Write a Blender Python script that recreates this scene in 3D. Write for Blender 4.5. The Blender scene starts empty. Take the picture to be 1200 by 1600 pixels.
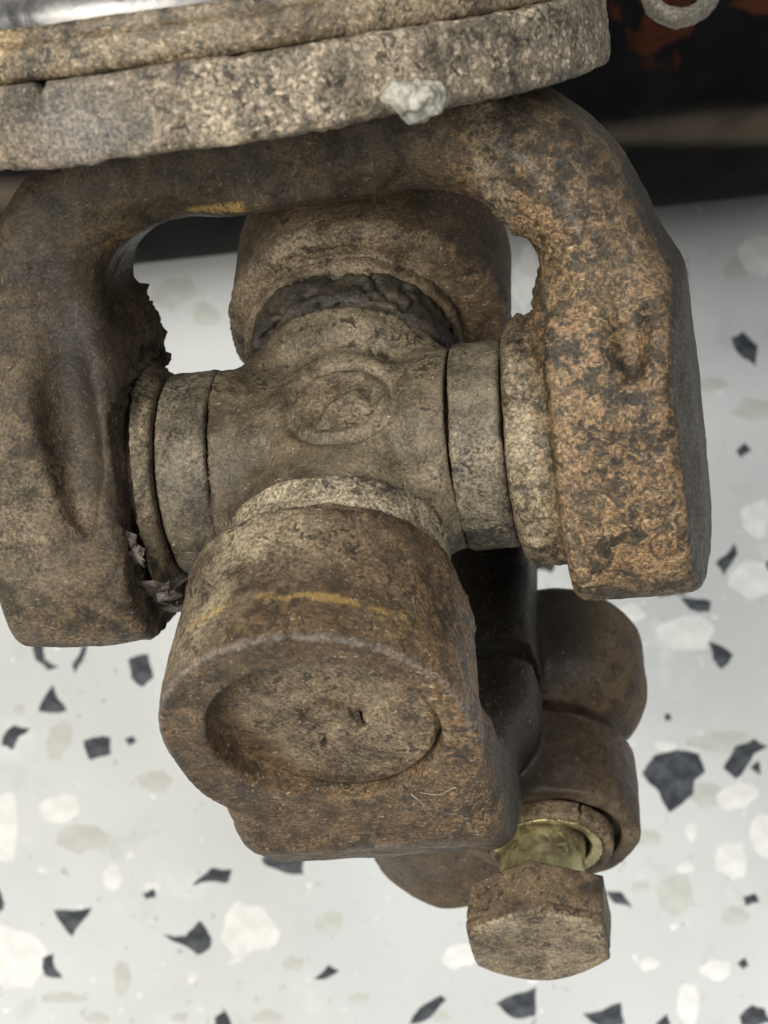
import bpy, math, random
import numpy as np
from mathutils import Vector, Matrix

random.seed(7)
rng = np.random.default_rng(11)
sc = bpy.context.scene
MM = 0.001

# ------------------------------------------------------------------ camera
TILT = math.radians(15)          # the phone leans a little off straight down
FPX = 3080.0                     # focal length in pixels of the 1200 x 1600 photograph
FLOOR_DEPTH = 395.0              # mm along the optical axis
CAM_H = FLOOR_DEPTH * math.cos(TILT)
CAM = np.array([0.0, 0.0, CAM_H])
RX = np.array([[1, 0, 0],
               [0, math.cos(TILT), -math.sin(TILT)],
               [0, math.sin(TILT), math.cos(TILT)]])

def to_world(p):
    """camera-aligned millimetres -> world millimetres (floor is z = 0)"""
    return np.asarray(p, float) @ RX.T + CAM

cam_data = bpy.data.cameras.new("camera")
cam = bpy.data.objects.new("camera", cam_data)
sc.collection.objects.link(cam)
cam.location = tuple(CAM * MM)
cam.rotation_euler = (TILT, 0, 0)
cam_data.sensor_fit = 'AUTO'
cam_data.sensor_width = 36
cam_data.lens = FPX / 1600 * 36
cam_data.clip_start = 0.01
cam_data.clip_end = 50
cam_data.dof.use_dof = True
cam_data.dof.focus_distance = 0.212
cam_data.dof.aperture_fstop = 52
sc.camera = cam

# ------------------------------------------------------------------ world and lamps (a workshop interior)
world = bpy.data.worlds.new("World")
sc.world = world
world.use_nodes = True
bg = world.node_tree.nodes['Background']
bg.inputs[0].default_value = (0.86, 0.93, 1.0, 1)
bg.inputs[1].default_value = 0.055

def area(name, loc, target, size, size_y, power, col):
    d = bpy.data.lights.new(name, 'AREA')
    d.shape = 'RECTANGLE'; d.size = size; d.size_y = size_y
    d.energy = power; d.color = col
    o = bpy.data.objects.new(name, d)
    o.location = loc
    o.rotation_euler = (Vector(target) - Vector(loc)).to_track_quat('-Z', 'Y').to_euler()
    sc.collection.objects.link(o)
    return o
area("overhead_or_fill_light", (-0.85, -0.42, 1.75), (0, 0.02, 0.12), 1.3, 0.9, 43, (1.0, 0.965, 0.90))
area("overhead_or_fill_light", (0.85, 0.10, 2.2), (0, 0.05, 0.12), 1.2, 0.5, 17, (0.97, 0.98, 1.0))  # added fill from the right, brightens the floor and the lugs
area("overhead_or_fill_light", (-0.25, 0.95, 2.1), (0, 0.05, 0.12), 1.2, 0.5, 11, (1.0, 0.98, 0.94))

sc.view_settings.view_transform = 'Standard'
sc.view_settings.look = 'None'
sc.view_settings.exposure = 0.2
sc.view_settings.gamma = 1.0
sc.view_settings.use_curve_mapping = False

# ------------------------------------------------------------------ frames of the joint (camera-aligned mm)
def nrm(v):
    v = np.array(v, float); return v / np.linalg.norm(v)
C = np.array([(540 - 600) / 14, (800 - 717) / 14, -220.0])     # centre of the cross
A1 = nrm((.98, .09, .170))                                       # trunnion axis left-right
A2 = np.array([-.05, -.76, .65]); A2 = nrm(A2 - A1 * A2.dot(A1)) # trunnion axis rear-front
W = np.cross(A1, A2)                                             # lower yoke's shaft direction
U = np.array([-.10, .955, .28]); U = nrm(U - A1 * U.dot(A1))     # upper yoke's shaft direction
N = np.cross(A1, U)
FR_UP = np.array([A1, U, N])
FR_LO = np.array([A1, A2, W])
ORIGIN = to_world(C)

def place(local, frame):
    """frame-local mm -> metres relative to the joint's empty"""
    return (np.asarray(local) @ frame @ RX.T) * MM

# ------------------------------------------------------------------ numpy noise and distance fields
_tab = rng.random((64, 64, 64)).astype(np.float32)
def vnoise(p):
    i = np.floor(p).astype(np.int64); f = (p - i).astype(np.float32); f = f * f * (3 - 2 * f)
    i0 = i & 63; i1 = (i + 1) & 63
    x0, y0, z0 = i0[..., 0], i0[..., 1], i0[..., 2]; x1, y1, z1 = i1[..., 0], i1[..., 1], i1[..., 2]
    fx, fy, fz = f[..., 0], f[..., 1], f[..., 2]
    def L(a, b, t): return a + (b - a) * t
    return L(L(L(_tab[x0, y0, z0], _tab[x1, y0, z0], fx), L(_tab[x0, y1, z0], _tab[x1, y1, z0], fx), fy),
             L(L(_tab[x0, y0, z1], _tab[x1, y0, z1], fx), L(_tab[x0, y1, z1], _tab[x1, y1, z1], fx), fy), fz) - 0.5
def fbm(p, wl, octs=3, gain=0.5):
    p = np.asarray(p, float) / wl + 17.3; s = 0; a = 1.0
    for k in range(octs):
        s = s + a * vnoise(p * 2 ** k + 5.1 * k); a *= gain
    return s

def smin(a, b, k):
    h = np.clip(0.5 + 0.5 * (b - a) / k, 0, 1)
    return b + (a - b) * h - k * h * (1 - h)
def smax(a, b, k): return -smin(-a, -b, k)
def cyl(p, ax, c, r, lo, hi, rnd=0.6):
    """rounded cylinder along axis ax through centre c (the other two coords)"""
    o = [i for i in range(3) if i != ax]
    d = np.sqrt((p[..., o[0]] - c[0]) ** 2 + (p[..., o[1]] - c[1]) ** 2) - r + rnd
    e = np.abs(p[..., ax] - (lo + hi) / 2) - (hi - lo) / 2 + rnd
    return np.minimum(np.maximum(d, e), 0) + np.sqrt(np.maximum(d, 0) ** 2 + np.maximum(e, 0) ** 2) - rnd
def box(p, c, b, rnd=1.0):
    q = [np.abs(p[..., i] - c[i]) - b[i] + rnd for i in range(3)]
    out = np.sqrt(sum(np.maximum(v, 0) ** 2 for v in q))
    return out + np.minimum(np.maximum(q[0], np.maximum(q[1], q[2])), 0) - rnd
def seg2(x, y, a, b):
    ax, ay = a; bx, by = b
    dx, dy = bx - ax, by - ay
    t = np.clip(((x - ax) * dx + (y - ay) * dy) / (dx * dx + dy * dy), 0, 1)
    return np.sqrt((x - ax - t * dx) ** 2 + (y - ay - t * dy) ** 2)
def poly2(x, y, pts, halfs):
    """variable-thickness stroke along a polyline"""
    best = None
    for (a, b, ha, hb) in zip(pts[:-1], pts[1:], halfs[:-1], halfs[1:]):
        dx, dy = b[0] - a[0], b[1] - a[1]
        t = np.clip(((x - a[0]) * dx + (y - a[1]) * dy) / (dx * dx + dy * dy), 0, 1)
        d = np.sqrt((x - a[0] - t * dx) ** 2 + (y - a[1] - t * dy) ** 2) - (ha + (hb - ha) * t)
        best = d if best is None else np.minimum(best, d)
    return best
def extrude(d2, z, hz, rnd):
    e = np.abs(z) - hz + rnd; d = d2 + rnd
    return np.minimum(np.maximum(d, e), 0) + np.sqrt(np.maximum(d, 0) ** 2 + np.maximum(e, 0) ** 2) - rnd

def extrude_y(d2, y, lo, hi, rnd): return extrude(d2, y - (lo + hi) / 2, (hi - lo) / 2, rnd)

def surface_nets(f, lo, hi, h):
    lo = np.array(lo, float); hi = np.array(hi, float)
    n = np.ceil((hi - lo) / h).astype(int) + 1
    xs = [lo[i] + h * np.arange(n[i]) for i in range(3)]
    v = np.empty(n, np.float32)
    Y, Z = np.meshgrid(xs[1], xs[2], indexing='ij')
    step = 24
    for s in range(0, n[0], step):                       # slabs keep memory small
        X3 = np.broadcast_to(xs[0][s:s + step, None, None], (len(xs[0][s:s + step]), n[1], n[2]))
        P = np.stack([X3, np.broadcast_to(Y, X3.shape), np.broadcast_to(Z, X3.shape)], -1)
        v[s:s + step] = f(P)
    inside = v < 0
    cnt = np.zeros(n - 1, np.int8)
    for dx in (0, 1):
        for dy in (0, 1):
            for dz in (0, 1):
                cnt += inside[dx:n[0] - 1 + dx, dy:n[1] - 1 + dy, dz:n[2] - 1 + dz]
    act = (cnt > 0) & (cnt < 8)
    idx = -np.ones(n - 1, np.int64)
    cells = np.argwhere(act); idx[act] = np.arange(len(cells))
    acc = np.zeros((len(cells), 3)); num = np.zeros(len(cells))
    corner = [(a, b, c) for a in (0, 1) for b in (0, 1) for c in (0, 1)]
    for a in corner:
        for ax in range(3):
            if a[ax]: continue
            b = list(a); b[ax] = 1
            va = v[cells[:, 0] + a[0], cells[:, 1] + a[1], cells[:, 2] + a[2]]
            vb = v[cells[:, 0] + b[0], cells[:, 1] + b[1], cells[:, 2] + b[2]]
            m = (va < 0) != (vb < 0)
            t = np.where(m, va / np.where(m, va - vb, 1), 0)
            pt = np.tile(np.array(a, float), (len(cells), 1)); pt[:, ax] += t
            acc += pt * m[:, None]; num += m
    verts = lo + (cells + acc / num[:, None]) * h
    quads = []
    for ax in range(3):
        o1, o2 = (ax + 1) % 3, (ax + 2) % 3
        sl0 = [slice(None)] * 3; sl1 = [slice(None)] * 3
        sl0[ax] = slice(0, n[ax] - 1); sl1[ax] = slice(1, n[ax])
        cr = inside[tuple(sl0)] != inside[tuple(sl1)]
        e = np.argwhere(cr)
        e = e[(e[:, o1] > 0) & (e[:, o2] > 0) & (e[:, o1] < n[o1] - 1) & (e[:, o2] < n[o2] - 1)]
        flip = inside[e[:, 0], e[:, 1], e[:, 2]]
        def at(d1, d2):
            c = e.copy(); c[:, o1] += d1; c[:, o2] += d2
            return idx[c[:, 0], c[:, 1], c[:, 2]]
        q = np.stack([at(-1, -1), at(0, -1), at(0, 0), at(-1, 0)], -1)
        q = np.where(flip[:, None], q, q[:, ::-1])
        quads.append(q)
    quads = np.concatenate(quads)
    for _ in range(2):                                    # settle on the surface
        g, d = grad(f, verts, h * 0.5)
        verts -= g * np.clip(d, -h, h)[:, None] * 0.9
    return verts, quads

def grad(f, p, e=0.2):
    d = f(p); g = np.empty_like(p)
    for i in range(3):
        q = p.copy(); q[:, i] += e
        r = p.copy(); r[:, i] -= e
        g[:, i] = f(q) - f(r)
    g /= np.maximum(np.linalg.norm(g, axis=1), 1e-9)[:, None]
    return g, d

def link_mesh(name, verts, quads, mat, parent=None, attrs=None, smooth=True):
    me = bpy.data.meshes.new(name)
    nv, nf = len(verts), len(quads)
    me.vertices.add(nv); me.vertices.foreach_set('co', np.asarray(verts, np.float32).ravel())
    k = quads.shape[1]
    me.loops.add(nf * k); me.loops.foreach_set('vertex_index', quads.astype(np.int32).ravel())
    me.polygons.add(nf); me.polygons.foreach_set('loop_start', np.arange(0, nf * k, k, dtype=np.int32))
    me.polygons.foreach_set('use_smooth', np.full(nf, smooth))
    me.update(calc_edges=True)
    if attrs:
        for key, val in attrs.items():
            a = me.attributes.new(key, 'FLOAT', 'POINT')
            a.data.foreach_set('value', np.clip(val, 0, 1).astype(np.float32))
    me.materials.append(mat)
    o = bpy.data.objects.new(name, me)
    sc.collection.objects.link(o)
    if parent: o.parent = parent
    return o

def sdf_part(name, f, lo, hi, h, frame, mat, parent, rough=(0.22, 7, 0.10, 1.6), attrs=None, extra=None, offset=(0, 0, 0)):
    v, q = surface_nets(f, lo, hi, h)
    g, _ = grad(f, v, 0.3)
    a1, w1, a2, w2 = rough
    d = a1 * fbm(v, w1, 2) + a2 * fbm(v + 31, w2, 3, 0.6)
    if extra is not None: d = d + extra(v)
    at = attrs(v, g) if attrs else None
    v = v + g * d[:, None]
    return link_mesh(name, place(v + np.array(offset), frame), q, mat, parent, at)

# ------------------------------------------------------------------ materials
def nodes_of(name):
    m = bpy.data.materials.new(name); m.use_nodes = True
    nt = m.node_tree
    return m, nt, nt.nodes['Principled BSDF']
class NB:
    """short-hand for wiring shader nodes"""
    def __init__(s, nt): s.nt = nt
    def n(s, t, **kw):
        o = s.nt.nodes.new(t)
        for k, v in kw.items(): setattr(o, k, v)
        return o
    def l(s, a, b): s.nt.links.new(a, b)
    def coords(s, scale=(1000, 1000, 1000), rot=(0, 0, 0)):
        tc = s.n('ShaderNodeTexCoord'); mp = s.n('ShaderNodeMapping')
        mp.inputs['Scale'].default_value = scale; mp.inputs['Rotation'].default_value = rot
        s.l(tc.outputs['Object'], mp.inputs['Vector']); return mp.outputs[0]
    def noise(s, vec, scale, detail=5, rough=0.55, dist=0.0):
        o = s.n('ShaderNodeTexNoise')
        o.inputs['Scale'].default_value = scale; o.inputs['Detail'].default_value = detail
        o.inputs['Roughness'].default_value = rough; o.inputs['Distortion'].default_value = dist
        s.l(vec, o.inputs['Vector']); return o.outputs['Fac']
    def step(s, x, lo, hi, a=0.0, b=1.0):
        o = s.n('ShaderNodeMapRange', interpolation_type='SMOOTHSTEP')
        for k, v in zip(('From Min', 'From Max', 'To Min', 'To Max'), (lo, hi, a, b)): o.inputs[k].default_value = v
        s.l(x, o.inputs['Value']); return o.outputs['Result']
    def math(s, op, a, b=None):
        o = s.n('ShaderNodeMath', operation=op)
        for i, v in enumerate((a, b)):
            if v is None: continue
            if isinstance(v, (int, float)): o.inputs[i].default_value = v
            else: s.l(v, o.inputs[i])
        return o.outputs[0]
    def mix(s, fac, a, b, mode='MIX'):
        o = s.n('ShaderNodeMix', data_type='RGBA', blend_type=mode)
        for i, v in ((0, fac), (6, a), (7, b)):
            if isinstance(v, (int, float)): o.inputs[i].default_value = v
            elif isinstance(v, tuple): o.inputs[i].default_value = (*v, 1)
            else: s.l(v, o.inputs[i])
        return o.outputs[2]
    def attr(s, name):
        o = s.n('ShaderNodeAttribute', attribute_name=name); return o.outputs['Fac']
    def bump(s, h, strength, dist, normal=None):
        o = s.n('ShaderNodeBump'); o.inputs['Strength'].default_value = strength; o.inputs['Distance'].default_value = dist
        s.l(h, o.inputs['Height'])
        if normal is not None: s.l(normal, o.inputs['Normal'])
        return o.outputs[0]

def iron(name, dark, mid, light, fleck=(0.46, 0.39, 0.29), fleck_amt=0.85, grain=0.26, rust_all=0.0,
         rough=0.70, bump=0.9, spec=0.36, metal=0.0, spots=0.8):
    dark, mid, light = [(c[0] * 1.02, c[1] * 0.98, c[2] * 0.86) for c in (dark, mid, light)]
    m, nt, p = nodes_of(name); b = NB(nt)
    co = b.coords()
    A = b.noise(co, 0.075, 5, 0.62, 0.8)            # hand-sized smears
    B = b.noise(co, 0.24, 7, 0.66, 0.5)            # scale patches
    D = b.noise(co, 0.75, 4, 0.6, 0.9)             # pits and spots
    G = b.noise(co, 2.6, 4, 0.7)                  # grit
    S = b.noise(b.coords((4200, 1100, 1700), (0.4, 0.3, 0.9)), 1.0, 3, 0.6, 0.8)    # short fibres and scratches
    T = b.noise(b.coords((1300, 3900, 1500), (0.9, 0.2, 0.4)), 1.0, 3, 0.6, 0.8)
    col = b.mix(b.step(B, 0.34, 0.56), dark, mid)
    col = b.mix(b.step(B, 0.54, 0.74), col, light)
    col = b.mix(b.step(A, 0.40, 0.56, 0.75, 0.0), col, tuple(c * 0.6 for c in dark))
    col = b.mix(b.step(A, 0.54, 0.70, 0.0, 0.45), col, light)
    # rust: orange and gold scale where the part has it
    rs = b.math('MULTIPLY', b.math('ADD', b.attr('rust'), rust_all), b.step(b.math('ADD', D, b.math('MULTIPLY', B, 0.9)), 0.84, 1.06))
    rs = b.math('MINIMUM', rs, 0.92)
    rc = b.mix(b.step(b.math('ADD', b.math('MULTIPLY', G, 0.4), b.math('MULTIPLY', D, 0.6)), 0.40, 0.62), (0.115, 0.064, 0.030), (0.27, 0.165, 0.078))
    rc = b.mix(b.step(T, 0.58, 0.70), rc, (0.58, 0.41, 0.215))
    col = b.mix(rs, col, rc)
    # pale settled dust and grease grit
    du = b.math('MULTIPLY', b.attr('dust_sheen'), b.step(b.math('ADD', b.math('MULTIPLY', G, 0.45), b.math('MULTIPLY', B, 1.1)), 0.50, 1.10))
    col = b.mix(du, col, (0.40, 0.335, 0.225))
    # coarse pale crystals of pitted castings
    vo = b.n('ShaderNodeTexVoronoi'); vo.inputs['Scale'].default_value = 1.15; vo.inputs['Randomness'].default_value = 1.0
    wv = b.n('ShaderNodeVectorMath', operation='ADD'); b.l(co, wv.inputs[0])
    ns = b.n('ShaderNodeTexNoise'); ns.inputs['Scale'].default_value = 1.2; b.l(co, ns.inputs['Vector']); b.l(ns.outputs['Color'], wv.inputs[1])
    b.l(wv.outputs[0], vo.inputs['Vector'])
    sk = b.math('MULTIPLY', b.attr('speck'), b.math('MULTIPLY', b.step(vo.outputs['Distance'], 0.50, 0.22), b.step(b.math('ADD', B, b.math('MULTIPLY', A, 0.6)), 0.66, 0.92)))
    col = b.mix(b.math('MULTIPLY', sk, 0.85), col, (0.50, 0.40, 0.29))
    # dark grease spots, and painted shade where the part has it
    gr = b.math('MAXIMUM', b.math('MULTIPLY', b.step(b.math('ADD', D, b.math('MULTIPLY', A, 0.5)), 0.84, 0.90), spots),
                b.math('MULTIPLY', b.attr('grease_shade'), b.step(B, 0.30, 0.62, 0.6, 1.0)))
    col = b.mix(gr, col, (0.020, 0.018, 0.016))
    # yellow paint and scraped bare metal
    col = b.mix(b.math('MULTIPLY', b.attr('paint'), b.step(b.math('ADD', B, b.math('MULTIPLY', S, .5)), 0.66, 0.80)), col, (0.37, 0.24, 0.075))
    col = b.mix(b.math('MULTIPLY', b.attr('scrape'), b.step(b.math('ADD', D, b.math('MULTIPLY', S, .5)), 0.52, 0.74)), col, (0.235, 0.225, 0.215))
    # grain, stronger in some patches than in others
    calm = b.math('SUBTRACT', 1.0, b.math('MULTIPLY', b.attr('calm'), 0.7))
    amt = b.math('MULTIPLY', b.step(b.math('ADD', A, b.math('MULTIPLY', b.math('ADD', b.attr('rust'), b.attr('dust_sheen')), 0.25)), 0.46, 0.70, 0.4, 1.6), calm)
    gm = b.math('ADD', 1.0, b.math('MULTIPLY', b.step(G, 0.32, 0.70, -grain, grain * 1.15), amt))
    gcol = b.n('ShaderNodeCombineColor'); [b.l(gm, gcol.inputs[i]) for i in range(3)]
    col = b.mix(1.0, col, gcol.outputs[0], 'MULTIPLY')
    fk = b.math('MAXIMUM', b.step(S, 0.635, 0.70), b.step(T, 0.645, 0.70))
    col = b.mix(b.math('MULTIPLY', b.math('MULTIPLY', b.math('MULTIPLY', fk, calm), fleck_amt), b.step(b.noise(co, 0.22, 3, 0.6), 0.36, 0.62, 0.15, 1.0)), col, fleck)
    b.l(col, p.inputs['Base Color'])
    p.inputs['Metallic'].default_value = metal
    p.inputs['Specular IOR Level'].default_value = spec
    b.l(b.math('SUBTRACT', b.step(G, 0.3, 0.7, rough + 0.10, rough - 0.14), b.math('MULTIPLY', b.math('MAXIMUM', gr, b.step(A, 0.56, 0.40)), 0.20)), p.inputs['Roughness'])
    h = b.math('ADD', b.math('MULTIPLY', B, 0.6), b.math('ADD', b.math('MULTIPLY', G, 0.34), b.math('ADD', b.math('MULTIPLY', fk, 0.06), b.math('MULTIPLY', D, 0.45))))
    bn = b.n('ShaderNodeBump'); bn.inputs['Distance'].default_value = 0.00042
    b.l(h, bn.inputs['Height']); b.l(b.math('MULTIPLY', calm, bump), bn.inputs['Strength']); b.l(bn.outputs[0], p.inputs['Normal'])
    return m

M_YOKE = iron("grimy_forged_iron", (0.026, 0.020, 0.0135), (0.066, 0.050, 0.033), (0.122, 0.094, 0.062), fleck=(0.33, 0.275, 0.20), fleck_amt=0.6, grain=0.26)
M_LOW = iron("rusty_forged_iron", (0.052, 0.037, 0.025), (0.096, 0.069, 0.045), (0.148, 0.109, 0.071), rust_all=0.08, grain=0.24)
M_CROSS = iron("dusty_greasy_iron", (0.054, 0.043, 0.029), (0.102, 0.083, 0.056), (0.158, 0.131, 0.090), grain=0.24, bump=0.75)
M_SEAL = iron("gritty_seal_steel", (0.036, 0.033, 0.028), (0.076, 0.069, 0.058), (0.130, 0.119, 0.100), grain=0.35)
M_RUBBER = iron("cracked_rubber", (0.018, 0.017, 0.016), (0.036, 0.034, 0.030), (0.075, 0.068, 0.056), fleck_amt=0.25, rough=0.6)
M_FLANGE = iron("pitted_cast_iron", (0.048, 0.043, 0.038), (0.126, 0.112, 0.098), (0.245, 0.217, 0.185),
                fleck=(0.60, 0.50, 0.37), fleck_amt=0.8, grain=0.28, bump=0.8)
M_RING = iron("tarnished_brassy_iron", (0.045, 0.037, 0.028), (0.165, 0.130, 0.088), (0.38, 0.305, 0.195),
              fleck=(0.66, 0.56, 0.36), grain=0.35, rough=0.55, spec=0.5)
M_BOLT = iron("rusty_bolt_steel", (0.062, 0.045, 0.031), (0.112, 0.083, 0.055), (0.175, 0.135, 0.090), rust_all=0.05, grain=0.22)
M_EYE = iron("rough_zinc", (0.10, 0.095, 0.085), (0.25, 0.24, 0.215), (0.46, 0.44, 0.39), grain=0.4, rough=0.5)

def simple(name, c1, c2, scale=0.8, rough=0.5, metal=0.0, spec=0.5, bump=0.3, lo=0.35, hi=0.65, c3=None):
    m, nt, p = nodes_of(name); b = NB(nt); co = b.coords()
    A = b.noise(co, scale, 7, 0.6, 0.4)
    col = b.mix(b.step(A, lo, hi), c1, c2)
    if c3: col = b.mix(b.step(b.noise(co, scale * 2.3, 5, 0.6, 1.0), 0.56, 0.66), col, c3)
    b.l(col, p.inputs['Base Color'])
    p.inputs['Metallic'].default_value = metal; p.inputs['Specular IOR Level'].default_value = spec
    b.l(b.step(A, 0.3, 0.7, rough - 0.1, rough + 0.12), p.inputs['Roughness'])
    b.l(b.bump(A, bump, 0.0003), p.inputs['Normal'])
    return m
M_ZINC = simple("yellow_zinc", (0.22, 0.175, 0.10), (0.52, 0.46, 0.25), 0.35, 0.30, 0.7, 0.5, 0.25, c3=(0.62, 0.66, 0.28))
M_STEELTUBE = simple("worn_bright_steel", (0.085, 0.085, 0.085), (0.30, 0.29, 0.28), 0.25, 0.33, 0.6, 0.5, 0.3)
M_SEALANT = simple("dried_sealant", (0.24, 0.225, 0.185), (0.46, 0.44, 0.375), 1.1, 0.8, 0, 0.3, 0.9)
M_FLAKE = simple("torn_foil_seal", (0.050, 0.041, 0.034), (0.19, 0.158, 0.135), 0.7, 0.55, 0.2, 0.5, 0.8)

def black_paint():
    m, nt, p = nodes_of("chipped_black_paint"); b = NB(nt); co = b.coords()
    A = b.noise(co, 0.05, 6, 0.6); R = b.noise(co, 0.085, 4, 0.5, 0.5)
    col = b.mix(b.step(A, 0.35, 0.7), (0.004, 0.0045, 0.005), (0.012, 0.012, 0.012))
    rm = b.math('MULTIPLY', b.attr('rust'), b.step(R, 0.50, 0.56))
    col = b.mix(rm, col, (0.060, 0.020, 0.010))
    col = b.mix(b.math('MULTIPLY', b.attr('dust_sheen'), b.step(A, 0.25, 0.6, 0.5, 1.0)), col, (0.11, 0.088, 0.064))  # tan reflection painted into the colour as a band
    b.l(col, p.inputs['Base Color'])
    b.l(b.step(b.math('ADD', rm, b.attr('dust_sheen')), 0.0, 1.0, 0.75, 0.9), p.inputs['Roughness'])
    p.inputs['Specular IOR Level'].default_value = 0.05
    return m
M_BLACK = black_paint()

# ------------------------------------------------------------------ floor: pale terrazzo with chips let into it
def floor_mat():
    m, nt, p = nodes_of("pale_terrazzo"); b = NB(nt); co = b.coords()
    A = b.noise(co, 0.018, 5, 0.55); B = b.noise(co, 0.09, 5, 0.6, 0.5)
    col = b.mix(b.step(A, 0.35, 0.68), (0.53, 0.545, 0.535), (0.60, 0.612, 0.60))
    col = b.mix(b.step(B, 0.57, 0.70, 0, 0.55), col, (0.49, 0.497, 0.47))
    col = b.mix(b.step(b.noise(co, 0.06, 4, 0.5), 0.60, 0.72, 0, 0.7), col, (0.67, 0.68, 0.665))
    F_ = b.noise(co, 0.45, 3, 0.6, 0.4)
    col = b.mix(b.step(F_, 0.66, 0.71, 0, 0.75), col, (0.30, 0.31, 0.31))
    col = b.mix(b.step(b.noise(co, 0.3, 3, 0.6), 0.66, 0.70, 0, 0.7), col, (0.80, 0.80, 0.77))
    b.l(col, p.inputs['Base Color'])
    p.inputs['Roughness'].default_value = 0.6
    p.inputs['Specular IOR Level'].default_value = 0.2
    return m
def chip_mat(name, c1, c2, sc_=0.25):
    m, nt, p = nodes_of(name); b = NB(nt); co = b.coords()
    b.l(b.mix(b.step(b.noise(co, sc_, 5, 0.6), 0.35, 0.68), c1, c2), p.inputs['Base Color'])
    p.inputs['Roughness'].default_value = 0.6; p.inputs['Specular IOR Level'].default_value = 0.2
    return m
CHIP = {'k': chip_mat("black_chip", (0.026, 0.030, 0.036), (0.088, 0.096, 0.105), 0.32),
        'w': chip_mat("white_chip", (0.66, 0.66, 0.63), (0.78, 0.78, 0.75)),
        'g': chip_mat("grey_green_chip", (0.465, 0.472, 0.43), (0.53, 0.537, 0.495))}
fl = link_mesh("floor", np.array([(-2.5, -2.5, 0), (2.5, -2.5, 0), (2.5, 2.5, 0), (-2.5, 2.5, 0)]), np.array([[0, 1, 2, 3]]), floor_mat(), smooth=False)
fl["kind"] = "structure"

def floor_at(px, py):
    d = RX @ np.array([(px - 600) / FPX, (800 - py) / FPX, -1.0])
    return (CAM + d * (-CAM_H / d[2]))[:2]

def chip(pts_mm, kind, top):
    """a thin stone chip: flat top with a bevelled rim, let into the floor"""
    pts = np.array(pts_mm); c = pts.mean(0); n = len(pts)
    area2 = np.sum(pts[:, 0] * np.roll(pts[:, 1], -1) - np.roll(pts[:, 0], -1) * pts[:, 1])
    if area2 < 0: pts = pts[::-1]
    inner = c + (pts - c) * 0.96
    v = [(x, y, -0.2) for x, y in pts] + [(x, y, top * 0.6) for x, y in pts] + [(x, y, top) for x, y in inner]
    v = (np.array(v) - np.array([c[0], c[1], 0])) * MM
    f = [tuple((i, (i + 1) % n, n + (i + 1) % n, n + i)) for i in range(n)] + \
        [tuple((n + i, n + (i + 1) % n, 2 * n + (i + 1) % n, 2 * n + i)) for i in range(n)] + [tuple(range(2 * n, 3 * n))]
    me = bpy.data.meshes.new("chip"); me.from_pydata([tuple(a) for a in v], [], f); me.materials.append(CHIP[kind])
    o = bpy.data.objects.new("chip", me); o.location = (c[0] * MM, c[1] * MM, 0); sc.collection.objects.link(o); o.parent = fl
    return o
def jag(poly, it=2, amt=0.10):
    pts = [np.array(p, float) for p in poly]
    for k in range(it):
        out = []
        for a, b_ in zip(pts, pts[1:] + pts[:1]):
            d = b_ - a
            out += [a, (a + b_) / 2 + np.array([-d[1], d[0]]) * random.uniform(-amt, amt) * (0.9 if k == 0 else 0.6)]
        pts = out
    return pts
def blob(cx, cy, rx, ry, n=7, rot=0.0):
    out = []
    for k in range(n):
        a = 2 * math.pi * (k + random.uniform(-.25, .25)) / n
        r = random.uniform(.75, 1.15); x, y = rx * r * math.cos(a), ry * r * math.sin(a)
        out.append((cx + x * math.cos(rot) - y * math.sin(rot), cy + x * math.sin(rot) + y * math.cos(rot)))
    return out
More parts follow.
